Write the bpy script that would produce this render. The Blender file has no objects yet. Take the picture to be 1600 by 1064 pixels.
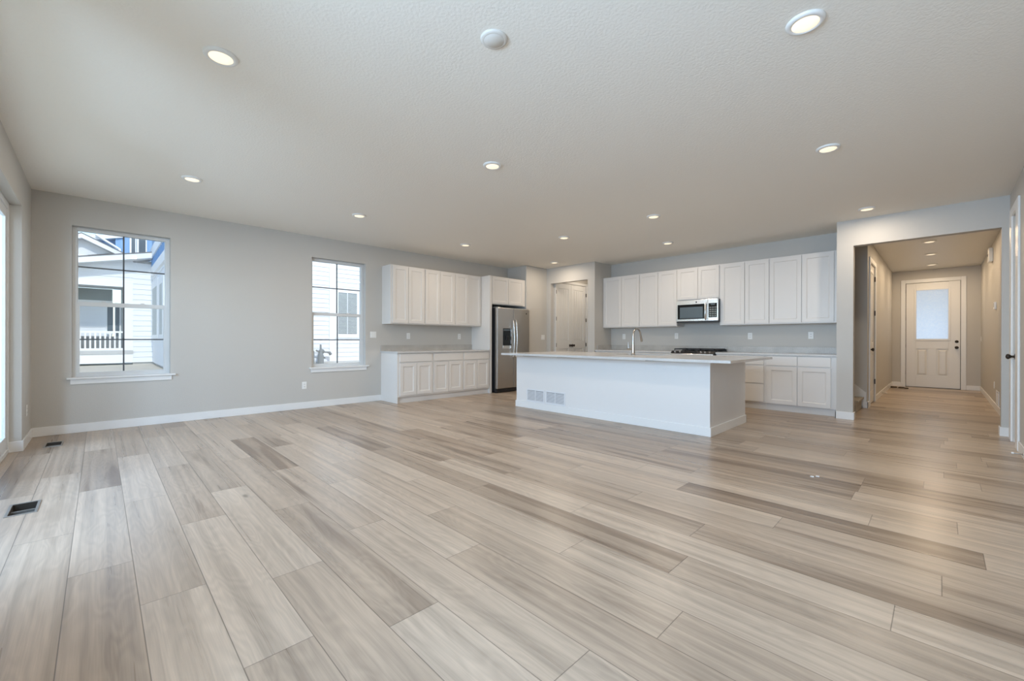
import bpy, bmesh, math, random
from mathutils import Vector, Matrix
random.seed(7)
sc = bpy.context.scene
COL = sc.collection

# ------------------------------------------------------------------ camera
F_PX, TAN, PIT, ROL, EYE = 657.35, .9812, -.001, .0021, 1.115
phi = math.atan(TAN)
fw = Vector((-math.cos(phi), math.sin(phi), 0)); rt = Vector((math.sin(phi), math.cos(phi), 0)); up = Vector((0, 0, 1))
Dv = fw * math.cos(PIT) + up * math.sin(PIT); Uv = -fw * math.sin(PIT) + up * math.cos(PIT)
Rv = rt * math.cos(ROL) + Uv * math.sin(ROL); Uv = -rt * math.sin(ROL) + Uv * math.cos(ROL)
cd = bpy.data.cameras.new('camera'); cam = bpy.data.objects.new('camera', cd); COL.objects.link(cam)
cd.sensor_width = 36; cd.lens = F_PX / 1600 * 36; cd.clip_start = .02; cd.clip_end = 200
m = Matrix((Rv, Uv, -Dv)).transposed().to_4x4(); m.translation = Vector((0, 0, EYE)); cam.matrix_world = m
sc.camera = cam

# ------------------------------------------------------------------ light of the place
sc.view_settings.view_transform = 'Standard'; sc.view_settings.look = 'None'
sc.view_settings.exposure = 0.62; sc.view_settings.gamma = 1.0; sc.view_settings.use_curve_mapping = False
cy = sc.cycles
cy.use_denoising = True; cy.max_bounces = 14; cy.diffuse_bounces = 8; cy.glossy_bounces = 5; cy.transparent_max_bounces = 12
cy.sample_clamp_indirect = 6.0; cy.caustics_reflective = False; cy.caustics_refractive = False
SUN, SKY, DAYFILL, CAN, CANHALL = 1.35, .22, 250, 6.2, 8.6
w = bpy.data.worlds.new('sky'); sc.world = w; w.use_nodes = True
nt = w.node_tree; nt.nodes.clear()
wo = nt.nodes.new('ShaderNodeOutputWorld'); bg = nt.nodes.new('ShaderNodeBackground'); sk = nt.nodes.new('ShaderNodeTexSky')
sk.sky_type = 'NISHITA'; sk.sun_disc = False; sk.sun_elevation = math.radians(48); sk.sun_rotation = math.radians(70)
nt.links.new(sk.outputs[0], bg.inputs[0]); bg.inputs[1].default_value = SKY; nt.links.new(bg.outputs[0], wo.inputs[0])

def sun_lamp():
    l = bpy.data.lights.new('sun', 'SUN'); l.energy = SUN; l.angle = math.radians(.6); l.color = (1, .96, .9)
    o = bpy.data.objects.new('sun', l); COL.objects.link(o)
    o.rotation_euler = Vector((-.76, .03, -.65)).to_track_quat('-Z', 'Y').to_euler(); o.location = (0, 0, 12)
sun_lamp()

def day_fill_lamp(name, loc, aim, sx, sy, power, color):
    l = bpy.data.lights.new(name, 'AREA'); l.shape = 'RECTANGLE'; l.size = sx; l.size_y = sy; l.energy = power; l.color = color
    o = bpy.data.objects.new(name, l); COL.objects.link(o); o.location = loc
    o.rotation_euler = Vector(aim).to_track_quat('-Z', 'Z').to_euler()
day_fill_lamp('daylight_fill_slider', (-4.4, -3.2, 2.2), (.02, 1, -.20), 4.2, 2.4, DAYFILL, (.54, .73, 1.0))  # area lamp added outside the sliding door to boost its daylight
day_fill_lamp('daylight_fill_rear', (-1.1, -2.2, 1.55), (.14, 1, -.09), 2.6, 2.2, DAYFILL * 1.18, (.54, .73, 1.0))  # added fill lamp behind the camera, outside an assumed window

# ------------------------------------------------------------------ materials
def mat(name, col, rough=.5, metal=0.0, spec=.5, bump=None, emit=None):
    M_ = bpy.data.materials.new(name); M_.use_nodes = True
    n = M_.node_tree; b = n.nodes['Principled BSDF']
    b.inputs['Base Color'].default_value = (*col, 1); b.inputs['Roughness'].default_value = rough
    b.inputs['Metallic'].default_value = metal; b.inputs['Specular IOR Level'].default_value = spec
    if emit:
        b.inputs['Emission Color'].default_value = (*emit[:3], 1); b.inputs['Emission Strength'].default_value = emit[3]
    if bump:
        sc_, st, di = bump
        tc = n.nodes.new('ShaderNodeTexCoord'); no = n.nodes.new('ShaderNodeTexNoise'); bu = n.nodes.new('ShaderNodeBump')
        no.inputs['Scale'].default_value = sc_; no.inputs['Detail'].default_value = 3
        bu.inputs['Strength'].default_value = st; bu.inputs['Distance'].default_value = di
        n.links.new(tc.outputs['Object'], no.inputs['Vector']); n.links.new(no.outputs['Fac'], bu.inputs['Height'])
        n.links.new(bu.outputs['Normal'], b.inputs['Normal'])
    return M_

def brushed(name, col, rough, stretch):
    M_ = mat(name, col, rough, 1.0); n = M_.node_tree; b = n.nodes['Principled BSDF']
    tc = n.nodes.new('ShaderNodeTexCoord'); mp = n.nodes.new('ShaderNodeMapping'); no = n.nodes.new('ShaderNodeTexNoise')
    mp.inputs['Scale'].default_value = stretch; no.inputs['Scale'].default_value = 1.0; no.inputs['Detail'].default_value = 2
    mr = n.nodes.new('ShaderNodeMapRange'); mr.inputs['To Min'].default_value = rough - .06; mr.inputs['To Max'].default_value = rough + .10
    n.links.new(tc.outputs['Object'], mp.inputs['Vector']); n.links.new(mp.outputs[0], no.inputs['Vector'])
    n.links.new(no.outputs['Fac'], mr.inputs['Value']); n.links.new(mr.outputs[0], b.inputs['Roughness'])
    return M_

def quartz(name, a, c, rough):
    M_ = mat(name, a, rough); n = M_.node_tree; b = n.nodes['Principled BSDF']
    tc = n.nodes.new('ShaderNodeTexCoord'); no = n.nodes.new('ShaderNodeTexNoise'); no.inputs['Scale'].default_value = 5; no.inputs['Detail'].default_value = 8
    no2 = n.nodes.new('ShaderNodeTexNoise'); no2.inputs['Scale'].default_value = 90; no2.inputs['Detail'].default_value = 2
    ad = n.nodes.new('ShaderNodeMath'); ad.operation = 'MULTIPLY'
    cr = n.nodes.new('ShaderNodeValToRGB'); cr.color_ramp.elements[0].position = .14; cr.color_ramp.elements[1].position = .36
    cr.color_ramp.elements[0].color = (*c, 1); cr.color_ramp.elements[1].color = (*a, 1)
    n.links.new(tc.outputs['Object'], no.inputs['Vector']); n.links.new(tc.outputs['Object'], no2.inputs['Vector'])
    n.links.new(no.outputs['Fac'], ad.inputs[0]); n.links.new(no2.outputs['Fac'], ad.inputs[1])
    n.links.new(ad.outputs[0], cr.inputs[0]); n.links.new(cr.outputs[0], b.inputs['Base Color'])
    return M_

def clear_glass(name, gloss=.06):
    M_ = bpy.data.materials.new(name); M_.use_nodes = True; n = M_.node_tree; n.nodes.clear()
    o = n.nodes.new('ShaderNodeOutputMaterial'); mx = n.nodes.new('ShaderNodeMixShader'); t = n.nodes.new('ShaderNodeBsdfTransparent'); g = n.nodes.new('ShaderNodeBsdfGlossy')
    t.inputs[0].default_value = (.95, .975, .97, 1); g.inputs['Roughness'].default_value = .02
    mx.inputs[0].default_value = gloss; n.links.new(t.outputs[0], mx.inputs[1]); n.links.new(g.outputs[0], mx.inputs[2]); n.links.new(mx.outputs[0], o.inputs[0])
    return M_

def frosted_glass(name):
    M_ = bpy.data.materials.new(name); M_.use_nodes = True; n = M_.node_tree; n.nodes.clear()
    o = n.nodes.new('ShaderNodeOutputMaterial'); mx = n.nodes.new('ShaderNodeMixShader'); t = n.nodes.new('ShaderNodeBsdfTranslucent'); g = n.nodes.new('ShaderNodeBsdfGlossy')
    tc = n.nodes.new('ShaderNodeTexCoord'); no = n.nodes.new('ShaderNodeTexNoise'); no.inputs['Scale'].default_value = 34; no.inputs['Detail'].default_value = 8; no.inputs['Roughness'].default_value = .7
    cr = n.nodes.new('ShaderNodeValToRGB'); cr.color_ramp.elements[0].position = .35; cr.color_ramp.elements[0].color = (.86, .91, .98, 1)
    cr.color_ramp.elements[1].position = .7; cr.color_ramp.elements[1].color = (.97, .98, 1, 1)
    n.links.new(tc.outputs['Object'], no.inputs['Vector']); n.links.new(no.outputs['Fac'], cr.inputs[0]); n.links.new(cr.outputs[0], t.inputs[0])
    g.inputs['Roughness'].default_value = .25; mx.inputs[0].default_value = .05
    n.links.new(t.outputs[0], mx.inputs[1]); n.links.new(g.outputs[0], mx.inputs[2]); n.links.new(mx.outputs[0], o.inputs[0])
    return M_

def plank_floor(name):
    M_ = mat(name, (.5, .45, .4), .34, spec=.36); n = M_.node_tree; b = n.nodes['Principled BSDF']; L = n.links.new
    def N(t, **k):
        x = n.nodes.new(t)
        for a, v in k.items(): setattr(x, a, v)
        return x
    def math_(op, a, c=None, d=None):
        x = N('ShaderNodeMath', operation=op)
        for i, v in enumerate((a, c, d)):
            if v is None: continue
            if isinstance(v, (int, float)): x.inputs[i].default_value = v
            else: L(v, x.inputs[i])
        return x.outputs[0]
    def mapr(v, a, c, d, e):
        x = N('ShaderNodeMapRange'); x.interpolation_type = 'SMOOTHSTEP'
        L(v, x.inputs['Value'])
        for k, q in zip(('From Min', 'From Max', 'To Min', 'To Max'), (a, c, d, e)): x.inputs[k].default_value = q
        return x.outputs[0]
    def noise(vec, sc_, det, dist=0.0):
        x = N('ShaderNodeTexNoise'); L(vec, x.inputs['Vector']); x.inputs['Scale'].default_value = sc_; x.inputs['Detail'].default_value = det; x.inputs['Distortion'].default_value = dist
        return x.outputs['Fac']
    uv = N('ShaderNodeUVMap', uv_map='plank'); sx = N('ShaderNodeSeparateXYZ'); L(uv.outputs[0], sx.inputs[0])
    u, v = sx.outputs[0], sx.outputs[1]
    at = N('ShaderNodeAttribute', attribute_name='tone'); tone = at.outputs['Fac']
    at2 = N('ShaderNodeAttribute', attribute_name='seed'); seed = at2.outputs['Fac']
    def vec(su, sv, ks):
        c = N('ShaderNodeCombineXYZ'); L(math_('MULTIPLY_ADD', u, su, math_('MULTIPLY', seed, ks)), c.inputs[0])
        L(math_('MULTIPLY_ADD', v, sv, math_('MULTIPLY', seed, ks * 1.7)), c.inputs[1]); L(math_('MULTIPLY', seed, ks * .6), c.inputs[2])
        return c.outputs[0]
    broad = noise(vec(.50, 8.0, 41.0), 1.0, 4, .6)
    warp = noise(vec(1.1, 6.5, 23.0), 1.0, 2, .25)
    rings = math_('SINE', math_('MULTIPLY', warp, 95.0))
    fibre = noise(vec(5.0, 230.0, 13.0), 1.0, 3)
    band = noise(vec(.42, 24.0, 29.0), 1.0, 3, .3)
    # heartwood stain: how much of a plank turns brown rises with its tone
    thr = math_('SUBTRACT', .74, math_('MULTIPLY', tone, .30))
    st = math_('MULTIPLY', math_('SUBTRACT', broad, thr), 6.0); st = mapr(st, 0, 1, 0, 1)
    edge = mapr(math_('ABSOLUTE', math_('SUBTRACT', math_('MULTIPLY', math_('SUBTRACT', broad, thr), 6.0), .12)), 0, .14, 1, 0)
    lightc = N('ShaderNodeMix', data_type='RGBA'); L(tone, lightc.inputs[0])
    lightc.inputs[6].default_value = (.540, .442, .350, 1); lightc.inputs[7].default_value = (.355, .272, .203, 1)
    dark = N('ShaderNodeMix', data_type='RGBA'); L(math_('MULTIPLY', st, .72), dark.inputs[0]); L(lightc.outputs[2], dark.inputs[6]); dark.inputs[7].default_value = (.185, .132, .095, 1)
    k = math_('MULTIPLY_ADD', rings, .045, 1.0)
    k = math_('MULTIPLY', k, mapr(fibre, .25, .75, .945, 1.045))
    k = math_('MULTIPLY', k, mapr(band, .30, .70, .82, 1.10))
    k = math_('MULTIPLY', k, math_('SUBTRACT', 1.0, math_('MULTIPLY', edge, .10)))
    # knots
    vo = N('ShaderNodeTexVoronoi'); vo.inputs['Scale'].default_value = 1.0; L(vec(1.25, 3.6, 17.0), vo.inputs['Vector'])
    sep = N('ShaderNodeSeparateColor'); L(vo.outputs['Color'], sep.inputs[0])
    kn = math_('MULTIPLY', mapr(vo.outputs['Distance'], .015, .085, 1, 0), math_('GREATER_THAN', sep.outputs[0], .80))
    k = math_('MULTIPLY', k, math_('SUBTRACT', 1.0, math_('MULTIPLY', kn, .5)))
    # seams
    du = math_('MINIMUM', u, math_('SUBTRACT', PL, u)); dv = math_('MINIMUM', v, math_('SUBTRACT', PW, v))
    seam = mapr(math_('MINIMUM', du, dv), .0006, .0026, 1, 0)
    k = math_('MULTIPLY', k, math_('SUBTRACT', 1.0, math_('MULTIPLY', seam, .55)))
    sc_ = N('ShaderNodeVectorMath', operation='SCALE'); L(dark.outputs[2], sc_.inputs[0]); L(k, sc_.inputs['Scale'])
    L(sc_.outputs[0], b.inputs['Base Color'])
    L(mapr(band, .2, .8, .26, .36), b.inputs['Roughness'])
    bu = N('ShaderNodeBump'); bu.inputs['Strength'].default_value = .22; bu.inputs['Distance'].default_value = .0015
    L(math_('ADD', math_('MULTIPLY', rings, .10), math_('SUBTRACT', math_('MULTIPLY', fibre, .25), math_('MULTIPLY', seam, 1.2))), bu.inputs['Height']); L(bu.outputs[0], b.inputs['Normal'])
    return M_

PW, PL, P0 = .2277, 1.54, -.105      # plank width, length, first seam
WALL = mat('wall_paint', (.545, .526, .492), .55, bump=(95, .22, .004))
CEIL = mat('ceiling_paint', (.87, .838, .775), .6, bump=(60, .40, .006))
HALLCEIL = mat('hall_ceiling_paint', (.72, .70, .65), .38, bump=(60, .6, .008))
TRIM = mat('trim_paint', (.80, .80, .79), .32)
DOORP = mat('door_paint', (.78, .775, .755), .35)
CAB = mat('cabinet_paint', (.72, .697, .668), .33)
ISLE = mat('island_paint', (.765, .755, .745), .4, bump=(120, .08, .002))
VINYL = mat('window_vinyl', (.68, .69, .69), .35)
GRID = mat('muntin_grey', (.10, .11, .12), .4)
GLASS = clear_glass('window_glass')
FROST = frosted_glass('frosted_glass')
FLOOR = plank_floor('vinyl_plank')
QUARTZ = quartz('quartz_white', (.60, .60, .60), (.54, .535, .53), .18)
QSPL = quartz('quartz_greige', (.53, .51, .475), (.40, .375, .345), .25)
STEEL = brushed('brushed_steel', (.50, .485, .465), .30, (2, 2, 160))
STEELB = brushed('bright_steel', (.74, .72, .69), .22, (120, 2, 2))
CHROME = mat('satin_nickel', (.42, .395, .37), .20, 1.0)
BLACK = mat('black_plastic', (.012, .013, .015), .35)
BGLASS = mat('black_glass', (.010, .012, .014), .06)
MESHGL = mat('microwave_screen', (.10, .13, .15), .22)
IRON = mat('cast_iron', (.015, .015, .016), .5)
BRONZE = mat('dark_bronze', (.055, .045, .037), .35, .7)
PLATE = mat('white_plastic', (.82, .82, .80), .35)
COVER = mat('cover_plastic', (.72, .70, .66), .6)
SLOT = mat('dark_slot', (.06, .06, .06), .6)
GRILLE = mat('grille_white', (.76, .77, .79), .4)
GRIN = mat('duct_grey', (.22, .23, .25), .7)
METAL = mat('galvanised', (.42, .40, .37), .45, .8)
DUCTBROWN = mat('duct_inside', (.055, .045, .035), .8)  # dark brown for the inside of the open floor ducts
LENS = mat('lamp_lens', (.9, .85, .75), .4, emit=(1.0, .80, .55, .60))
CARPET = mat('stair_carpet', (.50, .45, .38), .95, bump=(260, .8, .01))
SCRAP = mat('dry_leaf', (.06, .045, .03), .8)
PAPER = mat('white_scrap', (.8, .8, .78), .7)
SIDING = mat('white_siding', (.80, .82, .85), .6)
WTRIM = mat('white_house_trim', (.86, .87, .88), .5)
BLUE = mat('blue_siding', (.24, .43, .70), .6)
SHING = mat('roof_shingle', (.16, .16, .17), .9)
SOFF = mat('soffit', (.62, .64, .66), .7)
HGLASS = mat('house_window_glass', (.10, .13, .16), .08)
BLIND = mat('window_blind', (.50, .53, .52), .6)
SOIL = mat('pale_soil', (.62, .56, .46), .95, bump=(20, .6, .05))
CONC = mat('concrete', (.52, .52, .51), .8)
METER = mat('meter_grey', (.22, .23, .23), .5)
SCREEN = mat('porch_grey_panel', (.30, .34, .34), .8)

# ------------------------------------------------------------------ mesh helper
def ident(u, d, z): return (u, d, z)
class MB:
    def __init__(s, T=ident): s.v = []; s.f = []; s.T = T; s.sm = []
    def _add(s, vs, fs, smooth=False):
        o = len(s.v); s.v += [s.T(*p) for p in vs]; s.f += [tuple(i + o for i in q) for q in fs]; s.sm += [smooth] * len(fs)
    def box(s, x0, x1, y0, y1, z0, z1):
        s._add([(x0, y0, z0), (x1, y0, z0), (x1, y1, z0), (x0, y1, z0), (x0, y0, z1), (x1, y0, z1), (x1, y1, z1), (x0, y1, z1)],
               [(0, 3, 2, 1), (4, 5, 6, 7), (0, 1, 5, 4), (1, 2, 6, 5), (2, 3, 7, 6), (3, 0, 4, 7)]); return s
    def hexa(s, pts):   # eight corners, bottom four then top four
        s._add(pts, [(0, 3, 2, 1), (4, 5, 6, 7), (0, 1, 5, 4), (1, 2, 6, 5), (2, 3, 7, 6), (3, 0, 4, 7)]); return s
    def prism(s, poly, axis, a, b):   # poly in the two other axes
        def P(q, t): return {0: (t, q[0], q[1]), 1: (q[0], t, q[1]), 2: (q[0], q[1], t)}[axis]
        n = len(poly)
        s._add([P(q, a) for q in poly] + [P(q, b) for q in poly], [tuple(range(n))[::-1], tuple(range(n, 2 * n))] + [(i, (i + 1) % n, n + (i + 1) % n, n + i) for i in range(n)]); return s
    def rev(s, c, axis, prof, n=24):   # lathe: prof = [(r, t)] along axis, capped
        a = Vector(axis).normalized(); p = a.orthogonal().normalized(); q = a.cross(p); c = Vector(c); vs = []; fs = []
        for r, t in prof:
            for i in range(n):
                g = 2 * math.pi * i / n; vs.append(tuple(c + a * t + (p * math.cos(g) + q * math.sin(g)) * max(r, 1e-5)))
        for j in range(len(prof) - 1):
            for i in range(n): fs.append((j * n + i, j * n + (i + 1) % n, (j + 1) * n + (i + 1) % n, (j + 1) * n + i))
        s._add(vs, fs, True)
        o = len(prof) - 1
        s._add(vs[:n], [tuple(range(n))[::-1]]); s._add(vs[o * n:], [tuple(range(n))]); return s
    def tube(s, pts, r, n=12):
        pts = [Vector(p) for p in pts]; rs = r if isinstance(r, (list, tuple)) else [r] * len(pts); vs = []; fs = []; prev = None
        for k, p in enumerate(pts):
            t = (pts[min(k + 1, len(pts) - 1)] - pts[max(k - 1, 0)]).normalized()
            a = t.orthogonal().normalized() if prev is None else (prev - t * prev.dot(t)).normalized()
            prev = a; b = t.cross(a)
            for i in range(n):
                g = 2 * math.pi * i / n; vs.append(tuple(p + (a * math.cos(g) + b * math.sin(g)) * rs[k]))
        for j in range(len(pts) - 1):
            for i in range(n): fs.append((j * n + i, j * n + (i + 1) % n, (j + 1) * n + (i + 1) % n, (j + 1) * n + i))
        s._add(vs, fs, True); s._add(vs[:n], [tuple(range(n))[::-1]]); s._add(vs[-n:], [tuple(range(n))]); return s
    def build(s, name, m, parent=None, bev=0.0, loc=None, **props):
        me = bpy.data.meshes.new(name); o0 = Vector(loc) if loc else Vector((0, 0, 0))
        if parent is not None and loc is None: o0 = parent.matrix_world.translation if False else Vector(parent['_w'])
        me.from_pydata([tuple(Vector(p) - o0) for p in s.v], [], s.f)
        for i, p in enumerate(me.polygons): p.use_smooth = s.sm[i]
        bm = bmesh.new(); bm.from_mesh(me); bmesh.ops.remove_doubles(bm, verts=bm.verts, dist=1e-6) if False else None
        bmesh.ops.recalc_face_normals(bm, faces=bm.faces); bm.to_mesh(me); bm.free()
        me.materials.append(m); o = bpy.data.objects.new(name, me); COL.objects.link(o)
        if parent is not None:
            o.parent = parent; pw = Vector(parent['_w']); o.location = o0 - pw
        else: o.location = o0
        o['_w'] = tuple(o0)
        if bev:
            b = o.modifiers.new('edge', 'BEVEL'); b.width = bev; b.segments = 2; b.limit_method = 'ANGLE'; b.angle_limit = math.radians(40); b.harden_normals = False
        for k, v in props.items(): o[k] = v
        return o

def thing(name, loc, label, cat, group=None, kind=None):
    o = bpy.data.objects.new(name, None); COL.objects.link(o); o.location = loc; o.empty_display_size = .05; o['_w'] = tuple(loc)
    o['label'] = label; o['category'] = cat
    if group: o['group'] = group
    if kind: o['kind'] = kind
    return o
def tag(o, label, cat, group=None, kind=None):
    o['label'] = label; o['category'] = cat
    if group: o['group'] = group
    if kind: o['kind'] = kind
    return o
def struct(mb, name, m, label, cat, bev=0.0):
    return tag(mb.build(name, m, bev=bev), label, cat, kind='structure')

def faceY(Yf): return lambda u, d, z: (u, Yf - d, z)       # faces the camera side (-Y); d is outward
def faceYp(Yf): return lambda u, d, z: (u, Yf + d, z)
def faceX(Xf): return lambda u, d, z: (Xf + d, u, z)        # faces +X
def faceXm(Xf): return lambda u, d, z: (Xf - d, u, z)       # faces -X

# ------------------------------------------------------------------ room dimensions
HC = 2.816
XW, YS, YK, YH, XE = -7.219, -.55, 8.282, 7.568, .562
XP, YP, XF = -5.235, 7.635, -6.60
HL, HR, HY = -.85, .63, 14.09
W1 = (-.233, .680, .655, 2.472); W2 = (2.485, 3.407, .655, 2.472)
SL = (-6.40, -2.65, 2.44); W3 = (-1.95, .05, .655, 2.472)

# ------------------------------------------------------------------ floor: one mesh, a quad per plank
VENTS = [(-4.350, -4.095, -.412, -.298), (-6.710, -6.450, -.398, -.288)]
def make_floor():
    joints = {-1: -3.495, 0: -2.847, 1: -2.345, 2: -1.651, 3: -2.179, 4: -1.497, 5: -.883, 6: -1.762, 7: -.741, 8: -1.394, 9: -.912, 10: -.133, 11: -1.0, 12: .006, 13: -.697, 14: .158, 15: -.305, 20: -.09, 22: .02, 26: .27}
    tones = {(-1, -3.495): .25, (-1, -5.035): .2, (0, -2.847): .5, (0, -4.387): .2, (0, -1.307): .4, (1, -3.885): .3, (1, -2.345): .0, (1, -5.425): .15, (2, -4.731): .65, (2, -3.191): .1, (2, -1.651): .5,
             (3, -5.259): .6, (3, -3.719): .1, (3, -2.179): .52, (4, -4.577): .5, (4, -3.037): .6, (4, -1.497): .1, (5, -3.963): .55, (5, -2.423): .4, (5, -.883): .25, (6, -3.302): .2, (6, -1.762): .62, (7, -2.281): .5, (7, -3.821): .4, (7, -.741): .55,
             (8, -2.934): .3, (8, -1.394): .3, (9, -2.452): .8, (9, -.912): .55, (10, -1.673): .2, (10, -.133): .15, (11, -2.54): .65, (11, -1.0): .75, (12, -1.534): .5, (12, .006): .65, (13, -2.237): .2, (13, -.697): .55}
    V, Fc, UVs, tn, sd = [], [], [], [], []
    rnd = random.Random(11)
    def put(x0, x1, y0, y1, px, py, t, s):
        o = len(V); V.extend([(x0, y0, 0), (x1, y0, 0), (x1, y1, 0), (x0, y1, 0)]); Fc.append((o, o + 1, o + 2, o + 3))
        UVs.extend([(x0 - px, y0 - py), (x1 - px, y0 - py), (x1 - px, y1 - py), (x0 - px, y1 - py)]); tn.append(t); sd.append(s)
    xmin, xmax = -7.35, .75
    for r in range(-3, 64):
        y0 = P0 + PW * r; y1 = y0 + PW
        j = joints.get(r, rnd.uniform(0, PL)); k0 = math.floor((xmin - j) / PL); k1 = math.ceil((xmax - j) / PL)
        for k in range(k0, k1 + 1):
            px = j + k * PL; a, b = max(px, xmin), min(px + PL, xmax)
            if b <= a: continue
            t = .12 + .88 * rnd.random()
            for (rr, jx), tv in tones.items():
                if rr == r and abs(jx - px) < .12: t = tv
            s = rnd.random(); rects = [(a, b, y0, y1)]
            for hx0, hx1, hy0, hy1 in VENTS:
                new = []
                for (p, q, c, d) in rects:
                    if hx1 <= p or hx0 >= q or hy1 <= c or hy0 >= d: new.append((p, q, c, d)); continue
                    if p < hx0: new.append((p, hx0, c, d))
                    if q > hx1: new.append((hx1, q, c, d))
                    m0, m1 = max(p, hx0), min(q, hx1)
                    if c < hy0: new.append((m0, m1, c, hy0))
                    if d > hy1: new.append((m0, m1, hy1, d))
                rects = new
            for (p, q, c, d) in rects: put(p, q, c, d, px, y0, t, s)
    me = bpy.data.meshes.new('floor'); me.from_pydata(V, [], Fc)
    ul = me.uv_layers.new(name='plank')
    for i, q in enumerate(UVs): ul.data[i].uv = q
    for nm, arr in (('tone', tn), ('seed', sd)):
        a = me.attributes.new(nm, 'FLOAT', 'FACE'); a.data.foreach_set('value', arr)
    me.materials.append(FLOOR); o = bpy.data.objects.new('floor', me); COL.objects.link(o)
    tag(o, 'wide greige wood-look plank floor of the whole room', 'floor', kind='structure')
make_floor()

# ------------------------------------------------------------------ walls and ceiling
struct(MB().box(-7.379, .9, -.75, YH + .06, HC, HC + .2).box(-7.379, -.95, YH + .06, 9.6, HC, HC + .2), 'ceiling', CEIL, 'pale textured flat ceiling of the big room', 'ceiling')
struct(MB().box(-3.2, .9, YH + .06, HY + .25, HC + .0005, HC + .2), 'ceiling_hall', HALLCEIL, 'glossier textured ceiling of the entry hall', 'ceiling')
def wall_x(x0, x1, y0, y1, holes, top=HC):      # wall slab between x0..x1 running along y, holes (ya, yb, za, zb)
    b = MB(); y = y0
    for ya, yb, za, zb in sorted(holes):
        b.box(x0, x1, y, ya, -.05, top)
        if za > 0: b.box(x0, x1, ya, yb, -.05, za)
        if zb < top: b.box(x0, x1, ya, yb, zb, top)
        y = yb
    b.box(x0, x1, y, y1, -.05, top); return b
def wall_y(y0, y1, x0, x1, holes, top=HC):
    b = MB(); x = x0
    for xa, xb, za, zb in sorted(holes):
        b.box(x, xa, y0, y1, -.05, top)
        if za > 0: b.box(xa, xb, y0, y1, -.05, za)
        if zb < top: b.box(xa, xb, y0, y1, zb, top)
        x = xb
    b.box(x, x1, y0, y1, -.05, top); return b
struct(wall_x(XW - .16, XW, YS - .16, 9.6, [W1, W2]), 'wall_west', WALL, 'long pale wall with two windows on the left', 'wall')
struct(wall_y(YS - .16, YS, XW, XE + .12, [(SL[0], SL[1], 0, SL[2]), W3]), 'wall_south', WALL, 'pale wall with the sliding door at far left', 'wall')
struct(wall_x(XE, XE + .12, YS, YH, [(6.83, 7.23, 0, 2.50)]), 'wall_east', WALL, 'pale wall with a narrow door at far right', 'wall')
struct(MB().box(XP, -1.05, YK, YK + .11, -.05, HC), 'wall_north', WALL, 'pale kitchen wall behind the long run of cabinets', 'wall')
struct(MB().box(XW, XF, 6.925, YP + .115, -.05, HC), 'wall_fridge', WALL, 'pale wall block on the right of the refrigerator', 'wall', bev=.012)
struct(wall_y(YP, YP + .115, XF, XP, [(-6.475, -5.417, 0, 2.45)]).box(XP - .182, XP, YP + .115, 9.5, -.05, HC), 'wall_pantry', WALL, 'pale pantry wall with a tall cased opening', 'wall')
struct(wall_x(-6.54, -6.425, YP + .115, 9.5, [(7.765, 8.985, 0, 2.50)]), 'wall_vestibule', WALL, 'pale pantry vestibule wall holding the double doors', 'wall')
struct(MB().box(-7.219, XP, 9.5, 9.6, -.05, HC), 'wall_vestibule_end', WALL, 'pale end wall of the pantry vestibule', 'wall')
struct(wall_y(YH, YH + .13, -1.05, XE + .12, [(-.863, .499, 0, 2.452)]).box(-1.05, -.97, YH + .13, YK + .11, -.05, HC), 'wall_opening', WALL, 'pale wall with the wide opening to the entry hall', 'wall')
struct(wall_x(HL - .11, HL, 9.06, HY, [(9.34, 10.16, 0, 2.46)]).box(-3.2, HL - .11, 9.06, 9.17, -.05, HC).box(-3.2, -.97, 8.392, 8.40, -.05, HC), 'wall_hall_left', WALL, 'pale left wall of the entry hall', 'wall')
struct(MB().box(HR, HR + .12, YH + .13, HY, -.05, HC), 'wall_hall_right', WALL, 'pale right wall of the entry hall', 'wall')
struct(wall_y(HY, HY + .16, HL - .11, HR + .12, [(-.604, .322, 0, 2.512)]), 'wall_hall_end', WALL, 'pale end wall around the front door', 'wall')
struct(MB().box(-3.3, -3.2, 8.3, 9.3, -.05, HC + .2).box(-1.5, HL - .11, 9.17, 10.3, -.05, -.02).box(-1.6, -1.5, 9.17, 10.6, -.05, HC), 'wall_closet', WALL, 'pale hidden back wall of stair and closet', 'wall')

# baseboards
BH, BT = .105, .013
def bb_x(b, X, y0, y1, sgn=1): b.box(min(X, X + sgn * BT), max(X, X + sgn * BT), y0, y1, 0, BH)
def bb_y(b, Y, x0, x1, sgn=-1): b.box(x0, x1, min(Y, Y + sgn * BT), max(Y, Y + sgn * BT), 0, BH)
b = MB(); bb_x(b, XW, YS, 3.705); struct(b, 'baseboard_west', TRIM, 'white baseboard under the two windows', 'baseboard', .003)
b = MB(); bb_y(b, YS, XW, SL[0], 1); bb_x(b, SL[0], YS - .10, YS + BT, 1); bb_y(b, YS, SL[1], XE, 1); struct(b, 'baseboard_south', TRIM, 'white baseboard on the wall by the sliding door', 'baseboard', .003)
b = MB(); bb_x(b, XE, YS, 6.638, -1); struct(b, 'baseboard_east', TRIM, 'white baseboard right of the narrow door', 'baseboard', .003)
b = MB(); bb_y(b, YH, -1.063, -.863 + BT); bb_y(b, YH, .499 - BT, XE); bb_x(b, -1.05, YH - BT, YH + .04, -1)
bb_x(b, -.863, YH, YH + .13, 1); bb_x(b, .499, YH, YH + .13, -1); struct(b, 'baseboard_opening', TRIM, 'white baseboard wrapping the hall opening', 'baseboard', .003)
b = MB(); bb_x(b, HL, 9.06 - BT, 9.26); bb_x(b, HL, 10.24, HY); bb_y(b, 9.06, HL - .055, HL + BT); struct(b, 'baseboard_hall_left', TRIM, 'white baseboard along the left hall wall', 'baseboard', .003)
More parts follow.
